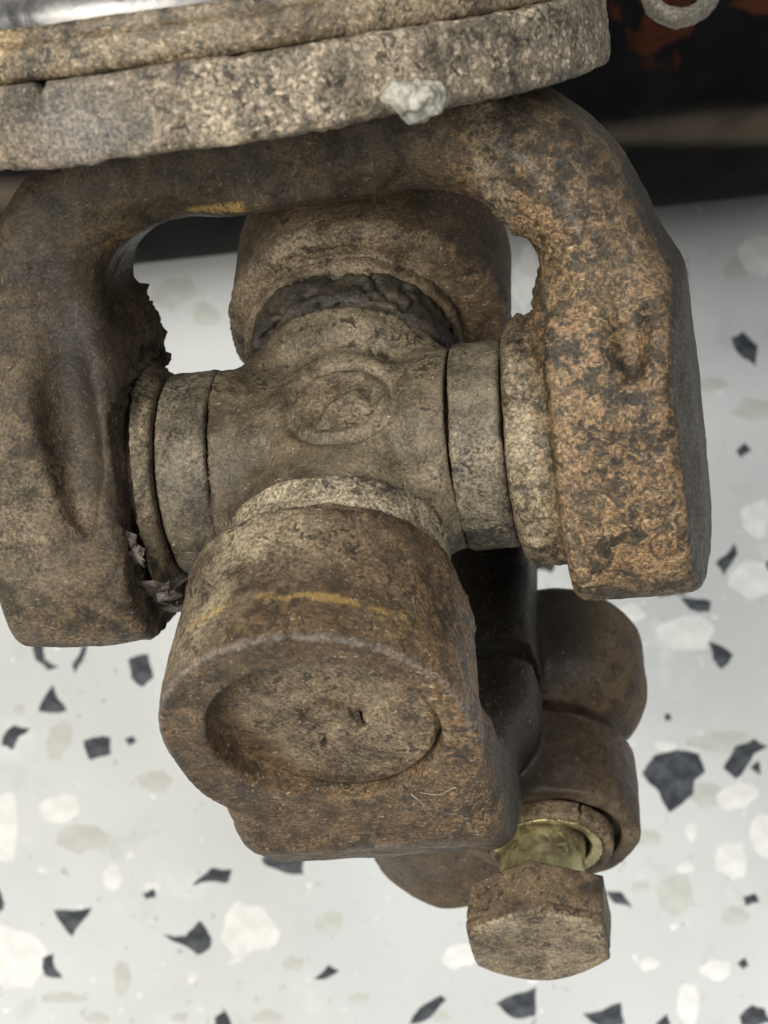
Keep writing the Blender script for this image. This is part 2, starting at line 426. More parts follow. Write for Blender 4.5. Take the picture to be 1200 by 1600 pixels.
K = [  # outlines of the black chips, in photograph pixels; they become points on the floor
 [(83,1070),(105,1110),(60,1111)], [(200,1030),(232,1022),(240,1058),(222,1074),(205,1060)], [(130,1158),(148,1152),(172,1152),(174,1178),(140,1188)],
 [(5,1150),(22,1133),(48,1138),(30,1150),(20,1172),(3,1165)], [(50,1010),(68,1004),(70,1030),(92,1042),(75,1048),(55,1030)], [(112,1040),(128,1010),(136,1008),(128,1035),(116,1054)],
 [(195,1155),(208,1150),(213,1160),(202,1166)], [(84,1422),(144,1418),(113,1464)], [(66,1498),(84,1490),(86,1512),(98,1528),(70,1524)],
 [(222,1396),(240,1388),(243,1402),(228,1406)], [(255,1460),(290,1462),(312,1438),(330,1465),(328,1482),(308,1492),(280,1474)], [(300,1384),(330,1356),(362,1358),(355,1380),(320,1378)],
 [(408,1340),(432,1330),(475,1340),(474,1366),(440,1362),(412,1350)], [(490,1530),(512,1508),(530,1516),(508,1530)], [(335,1590),(352,1578),(362,1600),(355,1620),(338,1612)],
 [(640,1600),(655,1575),(690,1555),(698,1562),(672,1590)], [(775,1568),(838,1542),(836,1588),(800,1590)], [(910,1584),(970,1566),(976,1600),(940,1606)],
 [(1024,1600),(1042,1584),(1048,1600),(1036,1612)], [(1155,1588),(1175,1570),(1195,1576),(1205,1596),(1180,1606),(1158,1602)], [(1152,1505),(1164,1496),(1170,1508),(1160,1515)],
 [(1160,1402),(1180,1396),(1186,1410),(1165,1416)], [(946,1392),(972,1394),(988,1420),(962,1412)], [(1003,1208),(1022,1180),(1092,1178),(1102,1206),(1086,1218),(1084,1240),(1046,1270),(1030,1238)],
 [(1130,1200),(1148,1166),(1178,1154),(1200,1166),(1178,1178),(1150,1218)], [(1172,1200),(1186,1188),(1188,1212)], [(1038,1118),(1046,1114),(1050,1124),(1040,1128)],
 [(1106,1002),(1146,1024),(1128,1046),(1114,1030)], [(1018,908),(1070,906),(1072,930),(1030,934)], [(1062,934),(1088,936),(1112,940),(1108,956),(1078,952)],
 [(1118,880),(1148,848),(1152,866),(1130,900)], [(1142,528),(1160,518),(1184,540),(1180,572),(1162,560)], [(1150,704),(1164,692),(1174,704),(1158,716)],
 [(1056,424),(1072,420),(1076,434),(1064,438)], [(838,878),(868,882),(862,896),(840,890)], [(-20,1390),(-2,1388),(6,1420),(-15,1440)],
 [(230,1620),(262,1614),(270,1650),(240,1660)], [(1230,1230),(1262,1220),(1270,1262),(1240,1266)], [(-60,1060),(-30,1050),(-36,1092)], [(1196,878),(1215,872),(1220,890),(1200,892)],
]
Wc = [blob(*a) for a in ((95,1265,38,26), (0,1290,34,60), (20,1500,58,60), (385,1452,52,44), (175,1372,16,22), (238,1384,14,8), (1145,1345,26,32), (1118,1516,30,18),
      (1015,1506,16,12), (1190,400,36,40), (1180,810,30,30), (1185,905,50,30), (1075,985,50,30), (1150,1245,36,22), (1075,1570,18,34), (1200,1310,30,40), (985,960,26,20),
      (1080,1300,9,16), (300,1530,8,8), (720,1495,30,22), (880,372,22,30), (1070,1356,16,8), (215,955,22,20), (640,1690,60,30), (820,430,24,50), (1040,1165,18,8))]
Gc = [blob(*a) for a in ((130,1310,52,30), (90,1160,18,38,7,.3), (240,1220,30,20), (1055,1400,30,36), (1150,1430,26,18), (515,1440,24,20), (190,1530,14,28), (100,1560,40,10),
      (1120,1160,60,20), (150,1590,26,10), (280,1590,16,10), (460,1505,18,14), (1100,1240,40,20), (1010,1310,22,16), (270,455,40,26), (320,490,26,20), (690,1590,20,12),
      (940,1320,20,16), (1110,600,26,14), (1180,640,40,20), (1150,420,24,18), (1000,1385,16,10), (30,1110,12,10), (420,1590,30,12), (560,1560,20,10))]
for pts in Gc: chip([floor_at(*p) for p in jag(pts, 1, .12)], 'g', 0.03)
for pts in Wc: chip([floor_at(*p) for p in jag(pts, 1, .16)], 'w', 0.045)
for pts in K: chip([floor_at(*p) for p in jag(pts, 2, .12)], 'k', 0.06)
for k in range(260):              # the floor goes on beyond the frame
    x, y = random.uniform(-190, 190), random.uniform(-230, 190)
    pc = (RX.T @ (np.array([x, y, 0]) - CAM)); px, py = 600 - FPX * pc[0] / pc[2], 800 + FPX * pc[1] / pc[2]
    if -50 < px < 1250 and -50 < py < 1650: continue
    kind = random.choice('kkkwwg'); r = random.uniform(2.0, 6.0) * (1 if kind == 'k' else 1.25)
    chip(jag(blob(x, y, r, r * random.uniform(.5, 1), random.choice((4, 5, 6)), random.uniform(0, 3)), 1, .15), kind, 0.05)

# ------------------------------------------------------------------ the universal joint
joint = bpy.data.objects.new("universal_joint", None)
joint.empty_display_size = 0.02
joint.location = tuple(ORIGIN * MM); sc.collection.objects.link(joint)
joint["label"] = "grimy rust-brown steel universal joint hanging below the pitted flange"
joint["category"] = "universal joint"

def gauss(v, c, r):
    return np.exp(-(((v - np.array(c)) / np.array(r)) ** 2).sum(1))
def sstep(x, a, b):
    t = np.clip((x - a) / (b - a), 0, 1); return t * t * (3 - 2 * t)
Z0 = lambda v: np.zeros(len(v))

# upper yoke (x: left-right trunnion axis, y: towards the flange, z: towards the viewer)
UP_PATH = [(30.4, -6), (30.9, 4)] + [(10.0 + 21.0 * math.cos(a) ** (2 / 2.35), 14.0 + 21.7 * math.sin(a) ** (2 / 2.35)) for a in np.linspace(0.0, math.pi / 2, 15)] + [(0, 35.7)]
UP_HALF = [6.6, 6.5] + [6.3] * 15 + [6.0]
def f_upper(p):
    x, y, z = p[..., 0], p[..., 1], p[..., 2]; ax = np.abs(x)
    d = extrude(poly2(ax + np.where(x < 0, 1.9, -.9) * np.clip((26 - y) / 10, 0, 1), y, UP_PATH, UP_HALF) + np.where(x < 0, -.7, .8) * np.clip((26 - y) / 10, 0, 1), z, 12.0 - 1.6 * np.clip((y - 8) / 14, 0, 1), np.where(x < 0, 3.6 + 2.0 * np.clip((y - 14) / 10, 0, 1), 5.6))
    # eye: a squared round boss that carries the bearing cup
    q = (np.abs(y / np.where(y < 0, 16.6, 17.6)) ** 3.4 + np.abs(z / 16.0) ** 3.4) ** (1 / 3.4)
    d2 = (q - 1) * 16.5
    lo, hi = np.where(x < 0, 23.4 - 1.4 * np.clip((4 - y) / 16, 0, 1), 24.4), 37.0 + .075 * (15 - z) + .03 * (6 - y)
    e = np.abs(ax - (lo + hi) / 2) - (hi - lo) / 2 + 1.5; dd = d2 + 1.5
    ear = np.minimum(np.maximum(dd, e), 0) + np.sqrt(np.maximum(dd, 0) ** 2 + np.maximum(e, 0) ** 2) - 1.5
    d = smin(d, ear, 6.0)
    # tapering hollow forged into the face of each arm
    lf = x < 0
    d = smax(d, -(np.sqrt(((ax - np.where(lf, 26.4, 33.2)) / np.where(lf, 3.2, 2.4)) ** 2 + ((y - np.where(lf, 17, 23)) / np.where(lf, 19, 14)) ** 2 + ((np.abs(z) - 14.0) / np.where(lf, 4.2, 3.2)) ** 2) - 1) * 2.4, 2.0)
    col = cyl(np.stack([ax, y, z], -1), 0, (0, 0), np.where(x < 0, 11.9, 13.2), 19.2, 27, 0.7)
    d = smin(d, col, 1.8)
    slot = np.maximum(np.abs(x + 21.9) - .65, 10.0 - np.sqrt(y * y + z * z))       # open gap between the left arm and its cup collar
    slot = np.maximum(slot, np.sqrt((y + 1.5) ** 2 + z * z) - 16.8)
    d = np.maximum(d, -slot)
    rec = cyl(np.stack([ax, y, z], -1), 0, (0, 0), 10.8, 38.0, 46, 0.4)
    d = np.where(x < 0, smax(d, -rec, 0.8), d)
    stub = cyl(p, 1, (0, 0), 10.5, 30, 46, 0.5)
    return smin(d, stub, 3.0)
def a_upper(v, g):
    x, y, z = v.T
    rust = 0.95 * gauss(v, (30, 6, 12), (9, 20, 12)) + 0.5 * gauss(v, (-29, -16, 8), (9, 8, 14)) + 0.75 * gauss(v, (29, -12, 12), (9, 8, 12)) + 0.7 * gauss(v, (22, 27, 10), (6, 7, 8)) + 0.12
    dust_sheen = 0.30 * gauss(v, (-33, -2, 15), (4, 11, 8)) + 0.5 * sstep(-np.abs(x - 21), -2.5, -0.8) + .4 * sstep(-np.abs(x + 20.6), -1.8, -0.8) * (np.hypot(y, z) < 12.6) + 0.08 + 0.5 * sstep(g[:, 2], .2, .9) * gauss(v, (22, 0, 12), (4, 12, 9))
    grease_shade = 0.9 * gauss(v, (-25.0, 16, 9), (3.6, 12, 10)) + 0.25 * gauss(v, (-22.5, -6, 8), (2, 14, 12)) + .35 * gauss(v, (33, 12, 10), (2.4, 14, 12)) + .8 * sstep(g[:, 0], .75, .92) * (x > 34)  # shade of arm hollows and right outer face painted in, besides grease
    paint = sstep(-np.abs((y - 30.2) - 0.02 * (x + 8)), -0.75, -0.35) * sstep(-np.abs(x + 8), -3.6, -2.6) * (g[:, 2] > .2)
    paint = paint + .5 * sstep(-np.abs(y - 27.8), -0.9, -0.4) * sstep(-np.abs(x + 17), -4, -3)
    # scraped edge along the right shoulder
    t = np.minimum(np.minimum(seg2(x, y, (19.5, 35.2), (24.6, 31.6)), seg2(x, y, (24.6, 31.6), (28.2, 26.5))), seg2(x, y, (28.2, 26.5), (30.2, 20.5)))
    scr = .30 * sstep(-t, -0.5, -0.1) * (z > 5) * sstep(fbm(v, 3, 2), -.12, .12)
    t2 = seg2(x, y, (18.6, 34.6), (23.6, 31.0))
    paint = paint + .5 * sstep(-t2, -0.7, -0.2) * (z > 5)
    return dict(rust=rust, dust_sheen=dust_sheen, grease_shade=grease_shade, paint=paint, scrape=scr)
def x_upper(v):
    x, y, z = v.T
    crud = sstep(-np.abs(np.abs(x) - 21.8), -2.6, -0.8) * sstep(np.hypot(y, z), 10, 12.5) * np.where(x < 0, np.where(y > 0, .1, .35), 1.0)
    crud = crud + 1.2 * sstep(-np.abs(x + 23.5), -3, -1) * sstep(-np.abs(y - 14), -8, -5) * sstep(8 - z, 0, 4)
    crud = crud + .45 * sstep(-np.abs(x - 25), -2.6, -1.0) * sstep(-np.abs(y - 14), -6, -3)
    return crud * (2.0 * np.abs(fbm(v, 1.9, 3, .65)) + 0.05)
upper = sdf_part("upper_yoke", f_upper, (-44, -20, -18.5), (44, 48, 18.5), 0.42, FR_UP, M_YOKE, joint, (0.28, 8, 0.13, 1.6), a_upper, x_upper)

# lower yoke with its pinch clamp (x: left-right, y: towards the front eye, z: down the shaft)
BX, BZ = 16.0, 58.5              # bolt line
def f_lower(p):
    x, y, z = p[..., 0], p[..., 1], p[..., 2]; ay = np.abs(y)
    kk = np.where(y > 0, np.clip((ay - 7) / 7, 0, 1), np.clip((ay - 17) / 6, 0, 1)); kk = kk * kk * (3 - 2 * kk)
    path = [(26.6, 2), (26.4, 14), (25.4, 29), (20.5, 37.4), (11, 41.2), (0, 41.8)]
    d = extrude(poly2(ay, z, path, [6.0, 5.8, 6.3, 7.0, 6.2, 6.0]), x - (-.5 - 1.1 * kk) - 2.6 * kk * (y < 0), 16.4 - (1.2 + 1.0 * np.clip((26 - z) / 16, 0, 1) * (y > 0)) * kk, 3.0)
    pa = np.stack([x, ay, z], -1)
    ear = np.where(y > 0, extrude_y(seg2(x, z, (-1.0, 0), (-.6, 3.6)) - 15.7 + 1.3 * np.clip((34 - y) / 14, 0, 1), y, 19.4, 36.8, 0.4), cyl(pa, 1, (1.8, 0), 16.6, 19.4, 34.2, 1.6))
    d = smin(d, ear, 1.2)
    # recess of the eye's face, with its raised marks
    rec = cyl(p, 1, (-.2, 0.4), 11.9, 33.7, 42, 0.5)
    d = smax(d, -rec, 0.35)
    for cx_, cz_, bx_, bz_ in ((3.5, .9, .6, 1.5), (-.9, 4.4, .6, 1.1), (-2.8, -9.3, 1.9, .8)):
        d = np.maximum(d, -box(p, (cx_, 36.6, cz_), (bx_, 4.2, bz_), 0.3))
    d = np.minimum(d, cyl(pa, 1, (0, 0), 12.8, 17.5, 26, 0.6))
    # clamp barrel, lugs, bore and slit
    bar = cyl(p, 2, (1.2, 0.9), 13.2, 40, 77, 2.0)
    d = smin(d, bar, 3.5)
    near = cyl(p, 1, (BX, BZ), 10.9 - .8 * np.clip((7 - y) / 6, 0, 1), 1.8, 14.6, 0.7)
    far = cyl(p, 1, (BX + .4, BZ - .5), 12.2 - 2.4 * np.clip((y + 9) / 9, 0, 1) ** 2, -18.6, 0.4, 5.5)
    blk = box(p, (9, -1.5, BZ + 1), (9.5, 10.5, 8.5), 2.0)
    d = smin(d, smin(smin(near, far, 0.4), blk, 3.0), 2.2)
    d = np.maximum(d, -box(p, (20, 1.0, BZ), (20, 1.45, 30), 0.1))
    d = np.maximum(d, -cyl(p, 2, (0, 0), 8.6, 47, 90, 0.3))
    d = np.maximum(d, -cyl(p, 1, (BX, BZ), 5.6, -18, 20, 0.1))
    d = smax(d, -cyl(p, 1, (BX - .4, BZ), 8.7, 12.6, 20, 0.2), 0.3)
    return d
def a_lower(v, g):
    x, y, z = v.T
    rust = 1.0 * gauss(v, (12, 29, 6), (7, 9, 16)) + 0.6 * gauss(v, (2, 30, 24), (18, 9, 10)) + 0.55 * gauss(v, (14, 36, 2), (6, 3, 10)) + 0.25
    dust_sheen = 0.9 * gauss(v, (-7, 22, -14), (9, 7, 6)) + 0.75 * gauss(v, (-11, 31, -10), (5, 5, 7)) + 0.45 * sstep(-np.hypot(x - 1.5, z - .5), -12, -8) * (y > 33.5) + .3 * gauss(v, (BX, 15, BZ), (12, 2, 12)) \
        + .8 * gauss(v, (-2, -20, -10), (13, 4, 12))
    grease_shade = .9 * sstep(x, 3, 9) * sstep(29 - np.abs(y), 0, 4) * sstep(z, 16, 26) * sstep(50 - z, 0, 4) + .45 * gauss(v, (-4, 34.8, -9), (5, 1.6, 3)) + .3 * gauss(v, (3, 30, -15), (4, 3, 4))  # shade inside the web painted black, together with grease
    th = np.arctan2(x, -z)
    paint = (np.abs(np.abs(y - 31.4 - 0.35 * np.sin(th * 3)) - 0.15) < .30) * sstep(np.abs(fbm(v, 5, 2)), .03, .12) * ((th > -.8) & (th < .85)) * (np.hypot(x + 1, z) > 14.2)
    scr = .3 * sstep(-np.abs(np.hypot(x + 1, z) - 15.5), -.35, -.1) * (y > 36.0) * (z < 2)
    calm = sstep(z, 40, 46)
    return dict(rust=rust * (1 - .6 * calm), dust_sheen=dust_sheen, grease_shade=grease_shade, paint=.6 * paint, scrape=scr, calm=calm)
def x_lower(v):
    x, y, z = v.T
    face = (y > 33.5) & (np.hypot(x + .2, z - .4) < 11.5)
    # raised hooked marks and a dent in the recess
    ridge = 0.0
    dent = -.55 * sstep(-np.hypot(x - 3.6, (z - .6) * .5), -.8, -0.3)
    dent = dent - 1.6 * sstep(-np.abs(np.hypot(x + .2, z - .4) - 10.8), -.9, -.2) * sstep(-np.hypot(x + 2.5, z + 10.5), -3.2, -1.6)
    nick = -.5 * sstep(-np.abs(x + 0.6 + .4 * np.sin(y)), -.5, -.1) * (z < -12) * (y > 24)
    slope = 1.9 * sstep(x + .5 * z, -9, 11)
    crud = 0.7 * np.abs(fbm(v, 2.2, 3, .6)) * sstep(-np.abs(np.abs(y) - 19.5), -3, -1) * (np.hypot(x, z) > 11)
    lumps = .5 * fbm(v + 50, 5, 2) * (z > 15)
    return face * (ridge + dent + slope) + nick + crud + lumps
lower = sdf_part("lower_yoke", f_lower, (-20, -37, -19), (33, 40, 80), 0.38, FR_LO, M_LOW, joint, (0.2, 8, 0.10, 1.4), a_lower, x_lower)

def f_mark(p):
    x, y, z = p[..., 0], p[..., 1], p[..., 2]
    hk = np.minimum(np.minimum(seg2(x, z, (-3.2, 2.2), (-1.4, 0.0)), seg2(x, z, (-1.4, 0.0), (2.0, -.7))), seg2(x, z, (2.0, -.7), (2.4, 1.2)))
    hk2 = np.minimum(seg2(x, z, (-2.4, 4.4), (-.9, 5.4)), seg2(x, z, (-.9, 5.4), (1.5, 4.6)))
    d2 = hk - .6 - .25 * np.clip((-x) / 3, 0, 1)
    top = 35.2 + .07 * x
    e = np.abs(y - (33.4 + top) / 2) - (top - 33.4) / 2
    return smax(d2, e, .25)
mk = sdf_part("cast_mark", f_mark, (-5, 32.8, -3), (5, 36.4, 8), 0.2, FR_LO, M_LOW, joint, (.05, 3, .05, 1.2), lambda v, g: dict(rust=.2 + Z0(v), dust_sheen=.4 + Z0(v), grease_shade=Z0(v), paint=Z0(v), scrape=Z0(v), speck=Z0(v), calm=Z0(v)))

# the cross in the middle
def f_cross(p):
    x, y, z = p[..., 0], p[..., 1], p[..., 2]
    ax, ay = np.abs(x), np.abs(y)
    def arm(t, r2): 
        q_ = np.clip((t - 4) / 6.5, 0, 1); R = 8.4 + 2.7 * q_ * q_ * (3 - 2 * q_)
        return np.maximum(np.sqrt(r2) - R, t - 12.9)
    d = smin(arm(ax, y * y + z * z), arm(ay, x * x + z * z), 4.5)
    d = np.minimum(d, cyl(p, 0, (0, 0), 8.5, -30, 30, 0.4)); d = np.minimum(d, cyl(p, 1, (0, 0), 8.5, -30, 30, 0.4))
    pad = cyl(p, 2, (1.2, 1.2), 7.4, -10.3, 0, 1.2)
    return smin(d, pad, 3.0)
def x_cross(v):
    x, y, z = v.T; x = x - 1.6; y = y - 1.8; r = np.hypot(x * .95, y)
    m = z < -7
    ring = -0.75 * sstep(-np.abs(r - 5.5), -.7, -.1) + .35 * sstep(-np.abs(r - 4.4), -.7, -.1)
    t = np.minimum(seg2(x, y, (-1.4, 2.4), (-.4, .4)), np.minimum(seg2(x, y, (-.4, .4), (1.8, -.8)), seg2(x, y, (1.8, -.8), (2.6, .6))))
    hook = 0.85 * sstep(-t, -1.1, -.15)
    crud = .5 * np.abs(fbm(v, 2.5, 3, .6)) * sstep(np.maximum(np.abs(x), np.abs(y)), 11.5, 12.9)
    return m * (ring + hook) + crud
def a_cross(v, g):
    x, y, z = v.T
    return dict(rust=.10 + .3 * gauss(v, (0, 2, -10), (4, 4, 4)), dust_sheen=.28 + .3 * gauss(v, (6, -1, -10), (6, 8, 6)), grease_shade=.5 * gauss(v, (-9, 9, -4), (4, 4, 6)) + .45 * gauss(v, (-12, -8, -6), (3, 3, 5)), paint=Z0(v), scrape=Z0(v))
cross = sdf_part("spider_cross", f_cross, (-31, -31, -14), (31, 31, 13), 0.42, FR_LO, M_CROSS, joint, (0.2, 6, 0.08, 1.4), a_cross, x_cross)

# seal rings on the four trunnions
def ring_f(ax, lo, hi, r, rnd=.5):
    return lambda p: np.maximum(cyl(p, ax, (0, 0), r, lo, hi, rnd), -(np.sqrt(sum(p[..., i] ** 2 for i in range(3) if i != ax)) - 8.7))
def a_seal(kd):
    def a(v, g):
        return dict(rust=.1 + Z0(v), dust_sheen=kd + Z0(v), grease_shade=.4 * (fbm(v, 4, 2) > .22), paint=Z0(v), scrape=Z0(v))
    return a
sdf_part("bearing_seal", ring_f(0, -18.9, -13.2, 11.3), (-19.5, -13, -13), (-11.5, 13, 13), 0.4, FR_LO, M_SEAL, joint, (.3, 6, .16, 1.5), a_seal(.35))
sdf_part("bearing_seal", ring_f(0, 13.2, 18.9, 11.5), (11.5, -13, -13), (19.5, 13, 13), 0.4, FR_LO, M_SEAL, joint, (.3, 6, .16, 1.5), a_seal(.40))
s = sdf_part("bearing_seal", ring_f(1, 12.8, 17.6, 12.0), (-14, 11.5, -14), (14, 19, 14), 0.4, FR_LO, M_SEAL, joint, (.3, 6, .22, 1.4), a_seal(1.0))
s["label"] = "pale gritty seal ring behind the front eye"
s = sdf_part("bearing_seal", ring_f(1, -18.2, -12.7, 12.2), (-14, -19.5, -14), (14, -11.5, 14), 0.4, FR_LO, M_RUBBER, joint, (.8, 5, .35, 1.5), a_seal(.05), lambda v: -1.0 * sstep(.05 - np.abs(fbm(v * np.array([1, 2.2, 1]) + 3, 5, 2)), 0, .04) + .5 * np.abs(fbm(v, 2, 3, .6)))
s["label"] = "black cracked rubber seal behind the cross"

# pinch bolt: hex head, shank; spring washer under it
bolt_tilt = np.array([-0.055, 1.0, 0.02]); bolt_tilt /= np.linalg.norm(bolt_tilt)
def hexd(x, z):
    k = (-0.8660254, 0.5)
    ax, az = np.abs(x), np.abs(z)
    # flats at +-x, corners at +-z
    return np.maximum(ax, ax * 0.5 + az * 0.8660254)
BXB = BX - 1.4
bolt = bpy.data.objects.new("pinch_bolt", None); bolt.empty_display_size = 0.005
sc.collection.objects.link(bolt); bolt.parent = joint
def shear(p):
    q = p.copy(); t = p[..., 1] - 14
    q[..., 0] = p[..., 0] - (BXB + t * bolt_tilt[0]); q[..., 2] = p[..., 2] - (BZ + t * bolt_tilt[2]); return q
def f_head(p):
    q = shear(p); x, y, z = q[..., 0], q[..., 1], q[..., 2]
    d = hexd(x, z) - 8.3
    r = np.sqrt(x * x + z * z)
    d = smax(d, (np.abs(y - 26.6) - 3.4), 0.15)
    return smax(d, (r - 8.75) * .42 + (y - 29.72) * .907, .2)
def x_head(v):
    q = shear(v); x, y, z = q.T
    return -.15 * sstep(np.abs(fbm(v + 9, 6, 2)), .27, .29) * (y < 28.4) - .25 * sstep(-np.abs(y - 28.2), -.35, -.05) * (fbm(v, 4, 2) > .05)
def a_bolt(v, g):
    q = shear(v)
    return dict(rust=.3 + Z0(v), dust_sheen=.75 * (q[:, 1] > 29.6) + .05, grease_shade=.8 * sstep(fbm(v, 5, 3), .2, .32) * (q[:, 1] < 28), paint=.8 * gauss(v, (BX + 5.5, 30, BZ + 5.4), (1.5, 1, .8)), scrape=Z0(v))
sdf_part("hex_head", f_head, (3, 22, BZ - 12), (29, 31.5, BZ + 12), 0.26, FR_LO, M_BOLT, bolt, (.05, 5, .04, 1.2), a_bolt, x_head)
def f_shank(p):
    q = shear(p); x, y, z = q[..., 0], q[..., 1], q[..., 2]
    r = np.sqrt(x * x + z * z)
    return np.maximum(r - 5.35 - 1.6 * np.clip((14.6 - y) / 2.0, 0, 1) ** 2 * (y > 10), np.abs(y - 10) - 14)
sdf_part("bolt_shank", f_shank, (4, -5, BZ - 9), (28, 25, BZ + 9), 0.4, FR_LO, M_ZINC, bolt, (.1, 4, .05, 1))
def f_wash(p):
    x, y, z = p[..., 0] - BX + .5, p[..., 1], p[..., 2] - BZ
    r = np.sqrt(x * x + z * z); th = np.arctan2(z, x)
    yy = y - 15.3 - .25 * th / 3.14
    d = np.maximum(np.maximum(r - 7.9, 5.9 - r), np.abs(yy) - 1.35)
    d = smax(d, (r - 7.9 + (yy - .8)) * .7, .3)
    d = smax(d, (6.3 - r) * .6 + (yy - .5) * .8, .3)
    cut = np.abs((th + 0.95) * r) - .25 - .12 * np.sin(y * 4)
    return np.maximum(d, -np.where(np.abs(th + .95) < 1, cut, 9))
def a_wash(v, g):
    x, y, z = v[:, 0] - BX, v[:, 1], v[:, 2] - BZ
    return dict(rust=.6 + Z0(v), dust_sheen=.3 + Z0(v), grease_shade=Z0(v), paint=Z0(v), scrape=Z0(v))
sdf_part("spring_washer", f_wash, (BX - 11, 12.5, BZ - 11), (BX + 11, 19.5, BZ + 11), 0.3, FR_LO, M_BOLT, joint, (.15, 5, .1, 1.2), a_wash)
def f_wash2(p):
    x, y, z = p[..., 0] - BX + .9, p[..., 1], p[..., 2] - BZ
    r = np.sqrt(x * x + z * z)
    return np.maximum(np.maximum(r - 6.9, 5.5 - r), np.abs(y - 15.0 - .35 * np.clip(r - 5.5, 0, 2)) - .9)
sdf_part("zinc_washer", f_wash2, (BX - 10, 13, BZ - 9), (BX + 9, 19.5, BZ + 9), 0.3, FR_LO, M_ZINC, joint, (.15, 5, .05, 1.2))

# torn seal flakes at the left eye
def flake(name, pts, frame, thick=0.25, mat=None):
    """a crumpled sheet with a ragged outline, given a real thickness"""
    pts = np.array(pts, float); n = len(pts); c = pts.mean(0)
    mid = c + (pts - c) * .5 + rng.normal(0, .25, pts.shape)
    nn = np.cross(pts[1] - c, pts[n // 2] - c); nn /= np.linalg.norm(nn); pts = pts + nn * rng.normal(0, .18, (n, 1))
    lay = np.concatenate([pts, mid, c[None]])
    v = np.concatenate([lay + nn * thick / 2, lay - nn * thick / 2]); m = 2 * n + 1
    f = []
    for i in range(n):
        j = (i + 1) % n
        f += [(i, j, n + j), (i, n + j, n + i), (n + i, n + j, 2 * n)]
        f += [(m + j, m + i, m + n + j), (m + n + j, m + i, m + n + i), (m + n + j, m + n + i, m + 2 * n)]
        f += [(i, m + i, m + j), (i, m + j, j)]
    return link_mesh(name, place(v, frame), np.array(f), mat or M_YOKE, joint, smooth=False)
def ragged(y0, y1, x0, zf, amp, n=14):
    a = []; b_ = []
    for k in range(n):
        t = k / (n - 1); y = y0 + (y1 - y0) * t
        z = zf(y)
        a.append((x0 - .8 + rng.normal(0, .12), y, z - .6)); b_.append((x0 + amp * (.2 + rng.random()), y + rng.normal(0, .25), z + rng.normal(.3, .35)))
    return a + b_[::-1]
zc = lambda R: (lambda y: math.sqrt(max(R * R - y * y, 1)))
for (y0, y1, x0, zz, amp, n_) in ((-2, -6.5, -22.0, zc(14.2), 1.2, 9), (-8.5, -11.5, -21.6, zc(14.8), 2.6, 7), (-11.5, -14.4, -21.0, zc(15.4), 3.0, 8)):
    flake("seal_flake", ragged(y0, y1, x0, zz, amp, 2 * n_), FR_UP, 0.25, M_FLAKE if y0 < 0 else M_RUBBER)

# ------------------------------------------------------------------ the steering gear it hangs from
gear = bpy.data.objects.new("steering_gear", None); gear.empty_display_size = 0.05
gear.location = tuple(ORIGIN * MM); sc.collection.objects.link(gear)
gear["label"] = "pitted grey gear housing with brassy rim and dark painted body at the top edge"
gear["category"] = "gear housing"
FX, FZ, FR, FS = -8.0, -4.0, 41.6, 39.0
def f_flange(p):
    wob = 0.08 * np.sin(p[..., 0] * .35)
    q = p.copy(); q[..., 1] = p[..., 1] + wob
    return cyl(q, 1, (FX, FZ), FR, FS, FS + 7.6, 0.9)
def x_flange(v):
    x, y, z = v.T
    th = x + 9
    pit = .26 * fbm(v * np.array([1, .8, 1]), 1.3, 3, .65) + .14 * fbm(v + 8, 4.5, 2)
    crack = -1.1 * sstep(-np.abs(x + 16.5 - .35 * (y - 44)), -.7, -.2) * sstep(y, 42.5, 44)
    amp = .45 + .75 * sstep(x, -14, 4)
    return pit * amp + crack + .35 * sstep(y, FS + 1.5, FS) * fbm(v, 2.2, 2)
def a_flange(v, g):
    x, y, z = v.T
    return dict(rust=.15 + .25 * gauss(v, (-14, 40, 36), (14, 4, 9)), dust_sheen=.35 + .3 * gauss(v, (6, 42, 36), (14, 5, 12)), grease_shade=.35 * gauss(v, (-14, 45, 36), (12, 5, 9)), paint=Z0(v), scrape=.5 * gauss(v, (-12, 42, 36), (5, 4, 8)), speck=sstep(x + 2 * np.sin(y), -10, 0) + .25)
sdf_part("mounting_flange", f_flange, (-53, 36, -48), (36, 51, 41), 0.5, FR_UP, M_FLANGE, gear, (.15, 9, .1, 1.5), a_flange, x_flange)
def f_rim(p):
    r = np.sqrt((p[..., 0] - FX) ** 2 + (p[..., 2] - FZ) ** 2)
    y = p[..., 1] - FS
    d = extrude(np.maximum(r - 40.2, 20 - r), y - 9.3, 1.7, 1.0)
    d2 = extrude(np.maximum(r - 39.0, 20 - r), y - 11.0, 1.5, .8)
    return smin(d, d2, .8)
def a_rim(v, g):
    return dict(rust=.3 + Z0(v), dust_sheen=.3 + Z0(v), grease_shade=.5 * (fbm(v, 5, 2) > .2), paint=.4 * gauss(v, (-21, 51, 34), (6, 2, 9)), scrape=Z0(v), speck=.5 + Z0(v))
sdf_part("rim_ring", f_rim, (-51, 46, -46), (34, 58, 39), 0.5, FR_UP, M_RING, gear, (.12, 7, .09, 1.4), a_rim)

